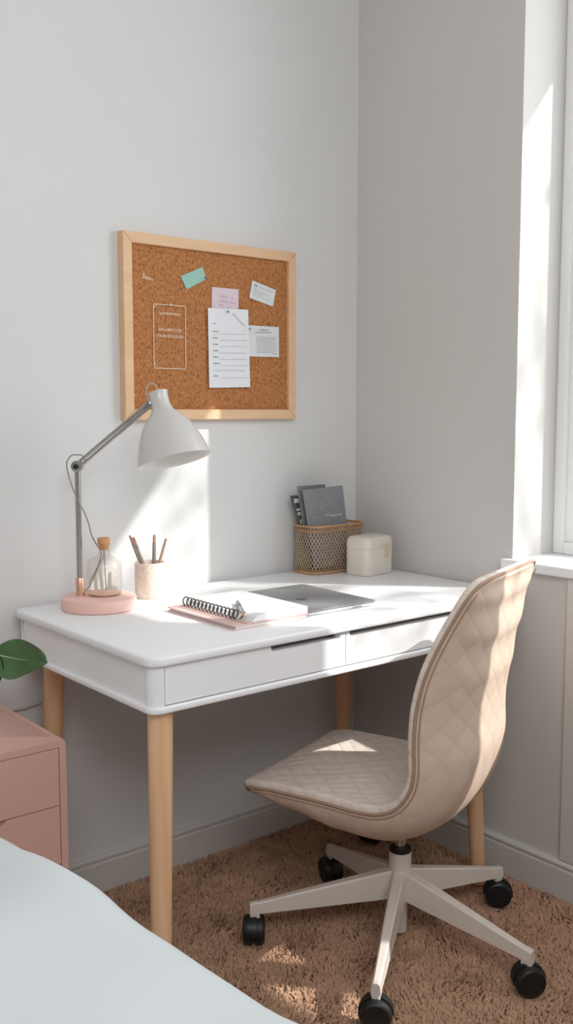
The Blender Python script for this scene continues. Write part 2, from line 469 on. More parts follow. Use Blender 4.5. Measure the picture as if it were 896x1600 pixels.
def drawer(x0, x1, s0, s1):
    z0, z1, zs = DB+.016, DZ-.0195, DZ-.031
    out = [(x0, z0), (x1, z0), (x1, z1), (s1, z1)]
    if s1 < x1-.001: out += [(s1-.002, zs+.004), (s1-.006, zs)]
    else: out += [(s1, zs)]
    out += [(s0+.006, zs), (s0+.002, zs+.004), (s0, z1)]
    if s0 > x0+.001: out += [(x0, z1)]
    bm = nb()
    loft(bm, [[(x, y, z) for x, z in out] for y in (ay0-.001, ay0+.018)])
    d = obj('drawer', bm, M['desk'], desk, False)
    bm = nb(); box(bm, x0+.004, x1-.004, ay0+.0185, ay0+.05, z0+.004, zs-.006); obj('drawer_box', bm, M['desk'], d, False)
    return d
drawer(ax0+.0245, -.6035, -.807, -.615)
drawer(-.6005, ax1-.0245, -.592, -.19)

def legmesh(tx, ty, bx, by, zt, zb, rt, rb):
    bm = nb(); rings = []
    for k in range(7):
        t = k/6; x = tx+(bx-tx)*t; y = ty+(by-ty)*t; z = zt+(zb-zt)*t; r = rt+(rb-rt)*t
        rings.append([(x+r*math.cos(2*PI*i/28), y+r*math.sin(2*PI*i/28), z) for i in range(28)])
    rings.append([(bx+(rb-.003)*math.cos(2*PI*i/28), by+(rb-.003)*math.sin(2*PI*i/28), zb-.002) for i in range(28)])
    loft(bm, rings); return bm
LT = ((-1.047, -.578, -.02, -.022), (-.162, -.578, .06, -.0), (-.118, -.078, .022, .022), (-1.018, -.078, -.026, .02))
for tx, ty, sx, sy in LT:
    obj('leg', legmesh(tx, ty, tx+sx, ty+sy, DB, -.001, .0245, .0185), M['deskleg'], desk, True, 50)

# ------------------------------------------------------------------ chair
TH = .547
rr = Vector((math.cos(yaw), -math.sin(yaw))); fh = Vector((math.sin(yaw), math.cos(yaw)))
F2 = -math.cos(TH)*rr + math.sin(TH)*fh; W2 = math.sin(TH)*rr + math.cos(TH)*fh
CC = (-.445, -.63)
chair = thing('office_chair', 'beige quilted shell office chair on a pale five-star castor base', 'chair', (CC[0], CC[1], 0))
def CP(f, wv, z):   # chair frame -> local to the empty
    return Vector((F2.x*f + W2.x*wv, F2.y*f + W2.y*wv, z))

rim = [(.309, .338), (.307, .356), (.288, .379), (.235, .388), (.19, .389), (.087, .389), (.02, .386), (-.034, .389), (-.073, .406), (-.099, .440), (-.108, .479),
       (-.107, .520), (-.107, .556), (-.112, .613), (-.130, .686), (-.160, .757), (-.197, .827), (-.222, .868), (-.236, .884)]
rp = catmull([(f, 0, z) for f, z in rim], 5)
rp = [(p.x, p.z) for p in rp]
ds = [0]
for a, b in zip(rp[:-1], rp[1:]): ds.append(ds[-1]+math.hypot(b[0]-a[0], b[1]-a[1]))
LT_ = ds[-1]
# resample
NS = 72
def at_s(s):
    for i in range(len(ds)-1):
        if ds[i+1] >= s:
            t = (s-ds[i])/max(1e-9, ds[i+1]-ds[i]); return (rp[i][0]+(rp[i+1][0]-rp[i][0])*t, rp[i][1]+(rp[i+1][1]-rp[i][1])*t)
    return rp[-1]
ss = [LT_*(.5-.5*math.cos(PI*(i/NS))*.35 - .5*.65*(1-2*i/NS)) for i in range(NS+1)]
ss[0] = 0; ss[-1] = LT_
prof = [at_s(s) for s in ss]
nrm = []
for i in range(NS+1):
    a = prof[max(0, i-1)]; b = prof[min(NS, i+1)]
    tx, tz = b[0]-a[0], b[1]-a[1]; l = math.hypot(tx, tz); tx /= l; tz /= l
    nrm.append((tz, -tx) if False else (-(-tz)*-1, -(tx)*-1))
# travelling front->back then up, the outer side (down / rearwards) is to the left of travel
nrm = []
for i in range(NS+1):
    a = prof[max(0, i-2)]; b = prof[min(NS, i+2)]
    tx, tz = b[0]-a[0], b[1]-a[1]; l = math.hypot(tx, tz); tx /= l; tz /= l
    nrm.append((-tz, tx))
def interp(tab, x):
    if x <= tab[0][0]: return tab[0][1]
    for (a, va), (b, vb) in zip(tab[:-1], tab[1:]):
        if x <= b:
            t = (x-a)/(b-a); t = t*t*(3-2*t); return va+(vb-va)*t
    return tab[-1][1]
if nrm[NS//4][1] > 0: nrm = [(-a, -b) for a, b in nrm]
def halfw(s):
    h = interp([(0, .198), (.1, .21), (.5, .212), (LT_-.3, .210), (LT_, .194)], s)
    for e, R in ((s, .055), (LT_-s, .06)):
        if e < R: h -= R - math.sqrt(max(0, R*R-(R-e)**2))
    return h
def thick(s):    # depth of the outer shell at mid-width, along the normal
    return interp([(0, .014), (.05, .034), (.16, .062), (.27, .086), (.36, .096), (.42, .088), (.47, .082), (.53, .090), (.6, .088), (.70, .085), (.80, .062), (.88, .032), (LT_, .008)], s)
def dish(s):     # hollow of the sitting surface
    return interp([(0, 0), (.08, .004), (.2, .012), (.45, .02), (.6, .03), (.78, .02), (LT_, 0)], s)
NV = 40
SEAM = .0165
def build_shell():
    bm = nb(); uvl = bm.loops.layers.uv.new('UVMap')
    grid = []; uvs = {}
    for i in range(NS+1):
        f, z = prof[i]; nf, nz = nrm[i]; h = halfw(ss[i]); T = thick(ss[i]); row = []
        for j in range(NV+1):
            v = math.sin((-1+2*j/NV)*PI/2)
            pe = interp([(0, 7), (.2, 6), (.42, 3.2), (.55, 2.6)], ss[i]); qe = interp([(0, .45), (.2, .5), (.42, .6), (.55, .62)], ss[i])
            b = (1-abs(v)**pe)**qe if abs(v) < 1 else 0
            d = SEAM + T*b
            ww = v*h*(1 - .0*b)
            vert = bm.verts.new(CP(f+nf*d, ww, z+nz*d)); uvs[vert] = (ss[i]+.3*0, v*(h+.5*T)); row.append(vert)
        grid.append(row)
    inner = []
    for i in range(NS+1):
        f, z = prof[i]; nf, nz = nrm[i]; h = halfw(ss[i])-.004; row = []
        for j in range(NV+1):
            v = math.sin((-1+2*j/NV)*PI/2)
            d = SEAM - .0 + dish(ss[i])*(1-v*v)*.8
            d = min(d, SEAM+.7*thick(ss[i])*((1-abs(v)**2.6)**.62 if abs(v) < 1 else 0)+.001)
            vert = bm.verts.new(CP(f+nf*d, v*h, z+nz*d)); uvs[vert] = (ss[i], v*h); row.append(vert)
        inner.append(row)
    for g, flip in ((grid, False), (inner, True)):
        for i in range(NS):
            for j in range(NV):
                q = (g[i][j], g[i][j+1], g[i+1][j+1], g[i+1][j])
                bm.faces.new(q if not flip else q[::-1])
    for i in range(NS):
        for j in (0, NV): bm.faces.new((grid[i][j], grid[i+1][j], inner[i+1][j], inner[i][j]))
    for i in (0, NS):
        for j in range(NV): bm.faces.new((grid[i][j], grid[i][j+1], inner[i][j+1], inner[i][j]))
    for fc in bm.faces:
        for lp in fc.loops: lp[uvl].uv = uvs[lp.vert]
    return bm
def build_cushion():
    bm = nb(); uvl = bm.loops.layers.uv.new('UVMap'); uvs = {}
    rows = []
    # cross-section: from seam at one edge, rolled edge, sitting surface, rolled edge, seam
    for i in range(NS+1):
        f, z = prof[i]; nf, nz = nrm[i]; h = halfw(ss[i])
        e_end = min(ss[i], LT_-ss[i]); ke = 1 if e_end > .016 else math.sqrt(max(0, 1-(1-e_end/.016)**2))
        row = []
        def add(v, d):
            vert = bm.verts.new(CP(f+nf*d, v*h, z+nz*d)); uvs[vert] = (ss[i], v*h); row.append(vert)
        add(-1.0, SEAM*.98); add(-1.002, SEAM*(1-.35*ke)); add(-.997, SEAM*(1-.7*ke)); add(-.98, SEAM*(1-.93*ke)); add(-.955, SEAM*(1-ke))
        for j in range(1, NV):
            v = math.sin((-1+2*j/NV)*PI/2)*.955
            d = SEAM*(1-ke) + dish(ss[i])*(1-(v/.955)**2)*ke
            add(v, d)
        add(.955, SEAM*(1-ke)); add(.98, SEAM*(1-.93*ke)); add(.997, SEAM*(1-.7*ke)); add(1.002, SEAM*(1-.35*ke)); add(1.0, SEAM*.98)
        rows.append(row)
    n = len(rows[0])
    for i in range(NS):
        for j in range(n-1): bm.faces.new((rows[i][j], rows[i+1][j], rows[i+1][j+1], rows[i][j+1]))
    for fc in bm.faces:
        for lp in fc.loops: lp[uvl].uv = uvs[lp.vert]
    return bm
o = obj('shell', build_shell(), M['fab_shell'], chair, True, None); o['label'] = 'outer upholstered shell with quilted back'
o = obj('seat_cushion', build_cushion(), M['fab_seat'], chair, True, None); o['label'] = 'inner pad with basket weave quilting'
loop = []
for i in range(NS+1):
    f, z = prof[i]; nf, nz = nrm[i]; loop.append(CP(f+nf*SEAM, -halfw(ss[i])-.001, z+nz*SEAM))
for k in range(1, 8):
    f, z = prof[NS]; nf, nz = nrm[NS]; h = halfw(ss[NS]); loop.append(CP(f+nf*SEAM, -h+2*h*k/8, z+nz*SEAM))
for i in range(NS, -1, -1):
    f, z = prof[i]; nf, nz = nrm[i]; loop.append(CP(f+nf*SEAM, halfw(ss[i])+.001, z+nz*SEAM))
for k in range(1, 8):
    f, z = prof[0]; nf, nz = nrm[0]; h = halfw(ss[0]); loop.append(CP(f+nf*SEAM, h-2*h*k/8, z+nz*SEAM))
bm = nb(); tube(bm, loop, .0036, 8, True); obj('piping', bm, M['piping'], chair, True, None)
loop = []
def edge_pt(i, sg):
    f, z = prof[i]; nf, nz = nrm[i]; d = SEAM+min(.010, thick(ss[i])*.5); return CP(f+nf*d, sg*(halfw(ss[i])*.9965+.0002), z+nz*d)
loop = [edge_pt(i, -1) for i in range(3, NS-2)]
bm = nb(); tube(bm, loop, .0014, 6); obj('seam', bm, M['piping'], chair, True, None)
loop = [edge_pt(i, 1) for i in range(3, NS-2)]
bm = nb(); tube(bm, loop, .0014, 6); obj('seam', bm, M['piping'], chair, True, None)
bm = nb(); lathe(bm, [(.0125, .19), (.0125, .262)], 28); obj('gas_rod', bm, M['chromepol'], chair)
bm = nb(); lathe(bm, [(.019, .203), (.0245, .203), (.0255, .206), (.0255, .211), (.0235, .213), (.016, .213)], 36); obj('collar', bm, M['collar'], chair)
bm = nb(); lathe(bm, [(.02, .150), (.025, .152), (.0255, .16), (.0255, .201), (.0245, .2035), (.013, .2035)], 36); obj('hub', bm, M['basemetal'], chair)
bm = nb(); lathe(bm, [(.013, .012), (.0165, .014), (.017, .02), (.018, .09), (.022, .1), (.022, .155)], 32); obj('column', bm, M['basemetal'], chair)

arm_pts = [(145.5, .338), (216.7, .350), (278.2, .332), (350.5, .300), (79, .310)]
def arm_mesh(ang, R):
    bm = nb(); c, s = math.cos(ang), math.sin(ang)
    def P(d, y, z): return Vector((c*d - s*y, s*d + c*y, z))
    rings = []
    st = [.012, .05, .12, .2, R-.045, R-.016, R, R+.006]
    for d in st:
        t = min(1, d/(R-.01)); w_ = .0185-.0085*t; zb = .100-.030*t; zt = .166-.071*t
        if d > R-.012: zb = .070; zt = .0945 if d < R+.003 else .0925
        b = .0035
        wt = w_*.72
        rings.append([P(d, -w_, zb), P(d, w_, zb), P(d, wt+.001, zt-b), P(d, wt-b*.7, zt), P(d, -wt+b*.7, zt), P(d, -wt-.001, zt-b)])
    loft(bm, rings)
    # turned-down end that takes the castor pin
    x0, x1 = R-.016, R+.0065
    rings = []
    for z in (.070, .048):
        pts = [(x0, -.0095), (x1-.003, -.0095), (x1, -.006), (x1, .006), (x1-.003, .0095), (x0, .0095)]
        rings.append([P(a, b_, z) for a, b_ in pts])
    loft(bm, rings)
    return bm
def caster(parent, x, y, rot, lift=0):
    ct = bpy.data.objects.new('caster', None); COL.objects.link(ct); ct.parent = parent; ct.location = (x, y, 0); ct.rotation_euler = (0, 0, rot); ct.empty_display_size = .02
    R = .0325; cz = R-.003
    # hood: a band between the wheels and over them
    bm = nb(); rings = []
    for k in range(15):
        a = math.radians(-20 + 200*k/14); ri, ro = R-.006, R+.003
        rings.append([(math.cos(a)*ri, -.007, cz+math.sin(a)*ri), (math.cos(a)*ro, -.007, cz+math.sin(a)*ro), (math.cos(a)*ro, .007, cz+math.sin(a)*ro), (math.cos(a)*ri, .007, cz+math.sin(a)*ri)])
    loft(bm, rings)
    lathe(bm, [(.0095, cz+R-.004), (.0095, .064)], 16, org=(0, 0, 0))
    obj('hood', bm, M['black'], ct, True, 40)
    for sgn in (-1, 1):
        bm = nb()
        lathe(bm, [(.006, .003), (R-.004, .003), (R-.001, .0045), (R, .008), (R, .016), (R-.002, .022), (R-.006, .0245), (R-.0065, .0235), (.004, .0235)], 36, org=(0, 0, cz), axis=(0, sgn, 0))
        obj('wheel', bm, M['black'], ct, True, 35)
    return ct
cr = [.9, 2.35, -.55, -.75, 1.2]
for (a, R), rz in zip(arm_pts, cr):
    a = math.radians(a)
    obj('base_arm', arm_mesh(a, R), M['basemetal'], chair, True, 30)
    caster(chair, math.cos(a)*(R-.003), math.sin(a)*(R-.003), rz)
caster(chair, -.150-CC[0], -.232-CC[1], .2)

# ------------------------------------------------------------------ corkboard
by = -.02
board = thing('corkboard', 'cork pinboard in a pale beech frame on the wall above the desk', 'pinboard', (-.521, 0, 1.404))
def B(x, z, y=by): return (x+.521, y, z-1.404)
bx0, bx1, bz0, bz1 = -.791, -.251, 1.178, 1.630; ft = .026
bm = nb(); box(bm, bx0+.521+.01, bx1+.521-.01, by+.006, -.002, bz0-1.404+.01, bz1-1.404-.01); obj('cork_panel', bm, M['cork'], board, False)
for (a, b, c, d) in ((0, 0, 1, 0), (1, 0, 1, 1), (1, 1, 0, 1), (0, 1, 0, 0)):
    # mitred frame rails
    X = (bx0, bx1); Z = (bz0, bz1)
    def inn(i, j): return (X[i]+(ft if i == 0 else -ft), Z[j]+(ft if j == 0 else -ft))
    P0, P1 = (X[a], Z[b]), (X[c], Z[d]); Q0, Q1 = inn(a, b), inn(c, d)
    bm = nb()
    loft(bm, [[B(*p, by-.004), B(*q, by-.004), B(*q, -.001), B(*p, -.001)] for p, q in ((P0, Q0), (P1, Q1))])
    bmesh.ops.bevel(bm, geom=[e for e in bm.edges if abs(e.verts[0].co.y-e.verts[1].co.y) < 1e-6 and e.verts[0].co.y < -.01], offset=.0015, segments=2, affect='EDGES')
    obj('frame_rail', bm, M['beech_frame'], board, False)
o = lettering('Son~', .017, M['chalk'], board, B(-.715, 1.525, by+.0055), (PI/2, .25, 0), 'scribble')

FACE = by+.006      # front of the cork
def sheet(name, label, corners, m, off, lines=(), cat='note', group=None):
    """paper: corners a b c d clockwise from top left in wall x,z; lines: (u0,v0,u1,v1,thickness) printed strokes"""
    cx = sum(c[0] for c in corners)/4; cz = sum(c[1] for c in corners)/4
    t = thing(name, label, cat, (cx, FACE-off, cz), group=group)
    bm = nb(); a, b, c, d = [Vector((p[0]-cx, 0, p[1]-cz)) for p in corners]
    def at(u, v): return a*(1-u)*(1-v)+b*u*(1-v)+c*u*v+d*(1-u)*v
    n = 8; front = []; back = []
    for i in range(n+1):
        for j in range(n+1):
            u, v = i/n, j/n; lift = -.0006*(abs(2*u-1)**3)*(v**2)
            front.append(bm.verts.new(at(u, v)+Vector((0, lift, 0)))); 
    for i in range(n):
        for j in range(n):
            bm.faces.new((front[i*(n+1)+j], front[(i+1)*(n+1)+j], front[(i+1)*(n+1)+j+1], front[i*(n+1)+j+1]))
    bmesh.ops.recalc_face_normals(bm, faces=bm.faces)
    if bm.faces[:][0].normal.y > 0: bmesh.ops.reverse_faces(bm, faces=bm.faces[:])
    for (u0, v0, u1, v1, w_) in lines:
        p, q = at(u0, v0), at(u1, v1); dr = (q-p).normalized(); nn = Vector((-dr.z, 0, dr.x))*w_/2
        up_ = Vector((0, -.0009, 0))
        f = bm.faces.new([bm.verts.new(k+up_) for k in (p-nn, q-nn, q+nn, p+nn)]); f.material_index = 1
    o = obj('paper', bm, [m, M['ink']], t, False, fix=False)
    return t
def pinhead(t, x, z, cx, cz, m=None):
    bm = nb(); lathe(bm, [(.0005, 0), (.0022, .0005), (.003, .003), (.0022, .005), (.0005, .006)], 14, axis=(0, -1, 0), org=(x-cx, -.002, z-cz)); obj('pin', bm, m or M['pin'], t)

c = [(-.6215, 1.537), (-.555, 1.565), (-.5437, 1.5355), (-.6047, 1.505)]
t = sheet('sticky_note', 'mint green sticky note tilted on the cork near the top', c, M['mint'], .002); pinhead(t, -.5485, 1.539, -.5812, 1.5356)
c = [(-.526, 1.5177), (-.440, 1.5177), (-.4425, 1.452), (-.5285, 1.452)]
sheet('sticky_note', 'pale lilac note tucked behind the tall white list', c, M['lilac'], .0015, [(.3, .32, .58, .36, .0014), (.68, .36, .82, .37, .0012), (.28, .50, .62, .55, .0016), (.66, .55, .9, .56, .0012), (.28, .66, .42, .67, .0016), (.58, .78, .66, .79, .001)])
c = [(-.5425, 1.4632), (-.413, 1.4665), (-.4076, 1.2632), (-.5405, 1.2596)]
ln = [(.6, .055, .89, .21, .0016), (.1, .19, .19, .19, .0015)]
for k in range(8):
    v = .3+.08*k
    ln.append((.1, v-.008, .1+[.15, .12, .13, .13, .13, .16, .0, .12][k]+.001, v-.008, .0026))
    if k not in (6,): ln.append((.27, v+.02, .93, v+.018, .0007))
ln.append((.12, .782, .9, .785, .0008)); ln.append((.12, .335, .2, .336, .0008)); ln.append((.12, .72, .16, .72, .001))
t = sheet('planner_sheet', 'tall white printed list pinned in the middle of the corkboard', c, M['paper'], .0062, ln); pinhead(t, -.482, 1.457, -.4759, 1.3631)
c = [(-.418, 1.4264), (-.3065, 1.4269), (-.3066, 1.346), (-.412, 1.3444)]
ln = [(.4, .13, .66, .12, .003), (.26, .22, .76, .2, .0022), (.07, .12, .14, .12, .006)]
for k in range(9): ln.append((.28, .36+.062*k, .92-.08*(k % 3 == 2), .36+.062*k, .0009))
ln.append((.8, .9, .94, .9, .0016))
sheet('index_card', 'white printed card overlapping the right side of the tall list', c, M['paper2'], .0035, ln)
c = [(-.3956, 1.5444), (-.3153, 1.5254), (-.3264, 1.4804), (-.4065, 1.4986)]
sheet('index_card', 'small white card tilted at the upper right of the corkboard', c, M['paper2'], .002, [(.1, .2, .25, .2, .004), (.32, .2, .9, .2, .0008), (.1, .36, .2, .36, .0014), (.12, .5, .7, .5, .0008), (.12, .62, .5, .62, .0009), (.12, .74, .8, .74, .0008)])
# clear sheet carrying a white outline and lettering
t = thing('outline_sheet', 'tall narrow white outlined rectangle with lettering left on the cork', 'note', (-.656, FACE-.0022, 1.3845))
fx0, fx1, fz0, fz1 = -.047, .047, -.0785, .0785
bm = nb(); tube(bm, [(x, 0, z) for x, z in rrect(fx0, fx1, fz0, fz1, .004, 3)], .0012, 6, True)
obj('outline', bm, M['chalk'], t)
bm = nb(); tube(bm, [(fx0+.001, 0, fz1-.010), (fx0+.009, 0, fz1-.002)], .0008, 6); obj('corner_mark', bm, M['chalk'], t)
bm = nb(); tube(bm, [(fx0+.002, 0, fz0+.012), (fx0+.011, 0, fz0+.003)], .0006, 6); obj('corner_mark', bm, M['chalk'], t)
pinhead(t, .0, fz1, 0, 0, M['chalk'])
RW = (PI/2, 0, 0)
lettering('SLISTIHMORES', .0098, M['chalk'], t, (0, -.001, .056), RW)
lettering("AMUURE'S FOR", .0100, M['chalk'], t, (0, -.001, .0165), RW)
lettering('YOURI BOUGLIEN', .0100, M['chalk'], t, (0, -.001, .001), RW)

# ------------------------------------------------------------------ desk lamp
DZT = DZ
bc = Vector((-.9328, -.1355, DZT))
lamp = thing('desk_lamp', 'steel jointed desk lamp with white bell shade on round pink base', 'lamp', bc)
R2 = Vector((rr.x, rr.y, 0)); FH = Vector((fh.x, fh.y, 0)); ZV = Vector((0, 0, 1))
bm = nb(); lathe(bm, [(.080, .0), (.084, .0015), (.0855, .005), (.0855, .024), (.0845, .0275), (.081, .029), (0, .029)], 72); obj('lamp_base', bm, M['pinkbase'], lamp, True, 35)
pole = Vector((-.966, -.108, 0)) - Vector((bc.x, bc.y, 0))
bm = nb(); lathe(bm, [(.0105, .0285), (.0105, .068), (.0095, .07), (.006, .07)], 24, org=pole); obj('pole_socket', bm, M['copper'], lamp)
eh = 1.076-DZT
bm = nb(); lathe(bm, [(.0068, .06), (.0068, eh-.006)], 24, org=pole); obj('pole', bm, M['chrome'], lamp)
elbow = pole+ZV*eh
bm = nb(); lathe(bm, [(.004, -.013), (.0125, -.012), (.0135, -.008), (.0135, .008), (.0125, .012), (.004, .013)], 24, org=elbow, axis=FH)
obj('elbow_joint', bm, M['chrome'], lamp, True, 35)
bm = nb(); lathe(bm, [(.003, .012), (.006, .0125), (.006, .017), (.003, .018)], 12, org=elbow-FH*.031, axis=FH); o = obj('elbow_knob', bm, M['gasket'], lamp)
aend = elbow + R2*.165 + ZV*.139
ad = (aend-elbow).normalized(); an = FH.cross(ad)
bm = nb()
for s_ in (-1, 1):
    tube(bm, [elbow+an*.0052*s_ - ad*.012, aend+an*.0042*s_], .0040, 12)
obj('lamp_arm', bm, M['chrome'], lamp, True, 40)
bm = nb(); lathe(bm, [(.003, -.009), (.007, -.008), (.0075, 0), (.007, .008), (.003, .009)], 18, org=aend, axis=FH); obj('shade_joint', bm, M['pin'], lamp)
top = elbow + R2*.1845 + ZV*.1665
axis = (R2*.0395 - ZV*.154 - FH*.030).normalized()
SL = .160
sp = [(0, .0225), (.006, .0225), (.03, .0212), (.07, .0206), (.14, .0207), (.21, .0215), (.27, .0255), (.33, .0330), (.39, .0420), (.46, .0510), (.54, .0590), (.63, .0660), (.73, .0722), (.83, .0772), (.92, .0810), (1.0, .0838)]
outer = [(r, u*SL) for u, r in sp]
inner = [(r-.0022, u*SL) for u, r in sp[::-1][:-2]]
bm = nb(); lathe(bm, [(.0205, -.001)] + outer + [(.0828, SL+.0004)], 64, cap0=True, cap1=False, org=top, axis=axis)
obj('lamp_shade', bm, M['shade'], lamp, True, 60)
bm = nb(); lathe(bm, [(.0828, SL+.0004)] + [(r, h) for r, h in inner], 64, cap0=False, cap1=True, org=top, axis=axis)
obj('shade_lining', bm, M['shadein'], lamp, True, 60)
bm = nb(); lathe(bm, [(.012, .045), (.012, .085), (.018, .095), (.026, .112), (.027, .122), (.020, .135), (.006, .142)], 24, org=top, axis=axis); obj('bulb', bm, M['shadein'], lamp)
# wire: hoop over the shade neck, loop at the elbow, slack down to the base
def LP(px_r, z, f=0): return pole + R2*px_r + ZV*(z-DZT) + FH*f
hoop = [top - axis*.0 + R2*.0, top + ZV*.012 - R2*.003, top + ZV*.020 - R2*.011, top + ZV*.017 - R2*.020, top + ZV*.004 - R2*.026, aend + ZV*.016 - R2*.004, aend + ZV*.004]
bm = nb(); tube(bm, catmull(hoop, 6), .0013, 8); obj('hoop_wire', bm, M['whitecord'], lamp)
cordp = [elbow+ad*.022+an*.006-FH*.0, elbow+ad*.016+ZV*.014-FH*.004, elbow+R2*.004+ZV*.026-FH*.008, elbow-R2*.010+ZV*.025-FH*.012, elbow-R2*.0205+ZV*.010-FH*.014, elbow-R2*.019-ZV*.012-FH*.014,
         elbow-R2*.010-ZV*.045-FH*.014, elbow+R2*.003-ZV*.078-FH*.013, elbow+R2*.016-ZV*.108-FH*.006, elbow+R2*.024-ZV*.135, elbow+R2*.0265-ZV*.158+FH*.010, elbow+R2*.034-ZV*.185+FH*.034, elbow+R2*.039-ZV*.2+FH*.052, elbow+R2*.036-ZV*.222+FH*.062,
         elbow+R2*.024-ZV*.258+FH*.058, elbow+R2*.013-ZV*.285+FH*.03, pole+R2*.010+ZV*.04+FH*.008, pole+R2*.009+ZV*.0285+FH*.004]
bm = nb(); tube(bm, catmull(cordp, 6), .0016, 8); obj('lamp_cord', bm, M['cord'], lamp)

# ------------------------------------------------------------------ bottle on the lamp base
bt = thing('glass_bottle', 'clear glass bottle with wooden stopper standing on the pink lamp base', 'bottle', (-.9170, -.1330, DZT+.0292))
ow = [(.030, 0), (.0375, .0015), (.0405, .006), (.0405, .062), (.0395, .071), (.035, .080), (.026, .0865), (.0175, .0905), (.0138, .0955), (.0130, .102), (.0130, .119)]
bm = nb(); lathe(bm, ow, 48, cap0=True, cap1=False); obj('bottle_body', bm, M['bottle'], bt, True, 60)
bm = nb(); lathe(bm, [(.028, .002), (.036, .003), (.0375, .006), (.030, .0075), (0, .0075)], 40); obj('peach_liquid', bm, M['peach'], bt, True, 40)  # peach disc stands in for the tinted reflection in the glass bottom
bm = nb(); lathe(bm, [(.0105, .105), (.0115, .1165), (.0142, .1166), (.0142, .131), (.0135, .132), (0, .132)], 32); obj('stopper', bm, M['cork_stopper'], bt, True, 40)
for ex, ez in ((-.034, .028), (.004, .010)):
    bm = nb(); tube(bm, catmull([Vector((0, 0, .106)), R2*(-.002 if ex < 0 else .002)+ZV*.085, R2*(ex*.5)+ZV*(.085*.5+ez*.5+.004), R2*ex+ZV*ez], 6), .0011, 6); obj('reed', bm, M['cord'], bt)

# ------------------------------------------------------------------ pencil cup
cup = thing('pencil_cup', 'speckled cream pencil cup standing behind the lamp base', 'cup', (-.7708, -.0926, DZT))
bm = nb(); lathe(bm, [(.034, 0), (.0355, .0012), (.0362, .004), (.0362, .084), (.0355, .0862), (.0335, .086), (.033, .084), (.033, .006), (0, .006)], 56, cap1=True); obj('cup_body', bm, M['terrazzo'], cup, True, 40)
cc = Vector((-.7708, -.0926, DZT))
def pencil(name, label, base, tip, r, m, endm, cat='pencil'):
    b_ = Vector(base)+cc; t_ = Vector(tip)+cc; d = (t_-b_); L = d.length; d.normalize()
    e = thing(name, label, cat, b_)
    bm = nb(); lathe(bm, [(r, 0), (r, L*.86), (r*.97, L*.862)], 10, axis=d, cap1=True); obj('barrel', bm, m, e, True, 30)
    bm = nb(); lathe(bm, [(r*.9, L*.861), (r*.85, L*.97), (r*.7, L)], 10, axis=d); obj('tip', bm, endm, e, True, 40)
    return e
def Cp(r_, f_, z): return R2*r_+FH*f_+ZV*z
pencil('pencil', 'leftmost pencil in the speckled cup, leaning left with pink tip', Cp(.003, .010, .009), Cp(-.0485, .006, .150), .0034, M['pencil_grey'], M['pencil_pink'])
pencil('pencil', 'brown pencil in the cup just right of the leftmost one', Cp(.012, -.004, .009), Cp(-.038, -.006, .147), .0042, M['pencil_grey'], M['pencil_pink'])
pencil('pencil', 'upright grey brush handle in the middle of the pencil cup', Cp(.006, .016, .009), Cp(.0105, .018, .150), .0045, M['pencil_grey'], M['pencil_tan'])
pencil('pencil', 'tan pencil leaning right in the speckled cup', Cp(.004, -.016, .009), Cp(.042, -.008, .144), .0036, M['pencil_tan'], M['pencil_tan'])

# ------------------------------------------------------------------ basket, cards, box
bkx, bky = -.164, -.067
bsk = thing('wicker_basket', 'rattan lattice basket with bent-wood rims in the desk corner', 'basket', (bkx, bky, DZT))
hx, hy, bh = .0975, .049, .136
def ringpts(z, ex=0, n=8): return [(x, y, z) for x, y in rrect(-hx-ex, hx+ex, -hy-ex, hy+ex, .028+ex, n)]
per = ringpts(0, 0, 8)
pl = [Vector(p) for p in per] + [Vector(per[0])]
cum = [0]
for a, b in zip(pl[:-1], pl[1:]): cum.append(cum[-1]+(b-a).length)
PER = cum[-1]
def onper(s):
    s %= PER
    for i in range(len(cum)-1):
        if cum[i+1] >= s:
            t = (s-cum[i])/max(1e-9, cum[i+1]-cum[i]); return pl[i].lerp(pl[i+1], t)
    return pl[-1]
bm = nb(); NSTR = 52; run = .072
for k in range(NSTR):
    for sg in (-1, 1):
        pts = []
        for q in range(9):
            t = q/8; p = onper(k*PER/NSTR + sg*run*t); inward = Vector((p.x*.0, p.y*.0, 0))
            pts.append(Vector((p.x*(1-.006*(sg > 0)), p.y*(1-.008*(sg > 0)), .008+t*(bh-.016))))
        tube(bm, pts, .00115, 4)
obj('lattice', bm, M['rattanweave'], bsk, True, None)
for name, zz, rad in (('top_rim', bh-.0035, .0036), ('top_rim', bh-.016, .0025), ('bottom_rim', .004, .004)):
    bm = nb(); tube(bm, ringpts(zz, .001), rad, 8, True); obj(name, bm, M['rattan'], bsk, True, None)
bm = nb(); slab(bm, rrect(-hx+.002, hx-.002, -hy+.002, hy-.002, .026, 6), .001, .005, .001); obj('basket_floor', bm, M['rattan'], bsk, True)
bm = nb()
for k in range(60):
    p0 = onper(k*PER/60); p1 = onper(k*PER/60+.006)
    tube(bm, [Vector((p0.x*1.03, p0.y*1.045, bh-.016)), Vector((p1.x*1.03, p1.y*1.045, bh-.001))], .0013, 4)
obj('rim_binding', bm, M['rattan'], bsk, True, None)

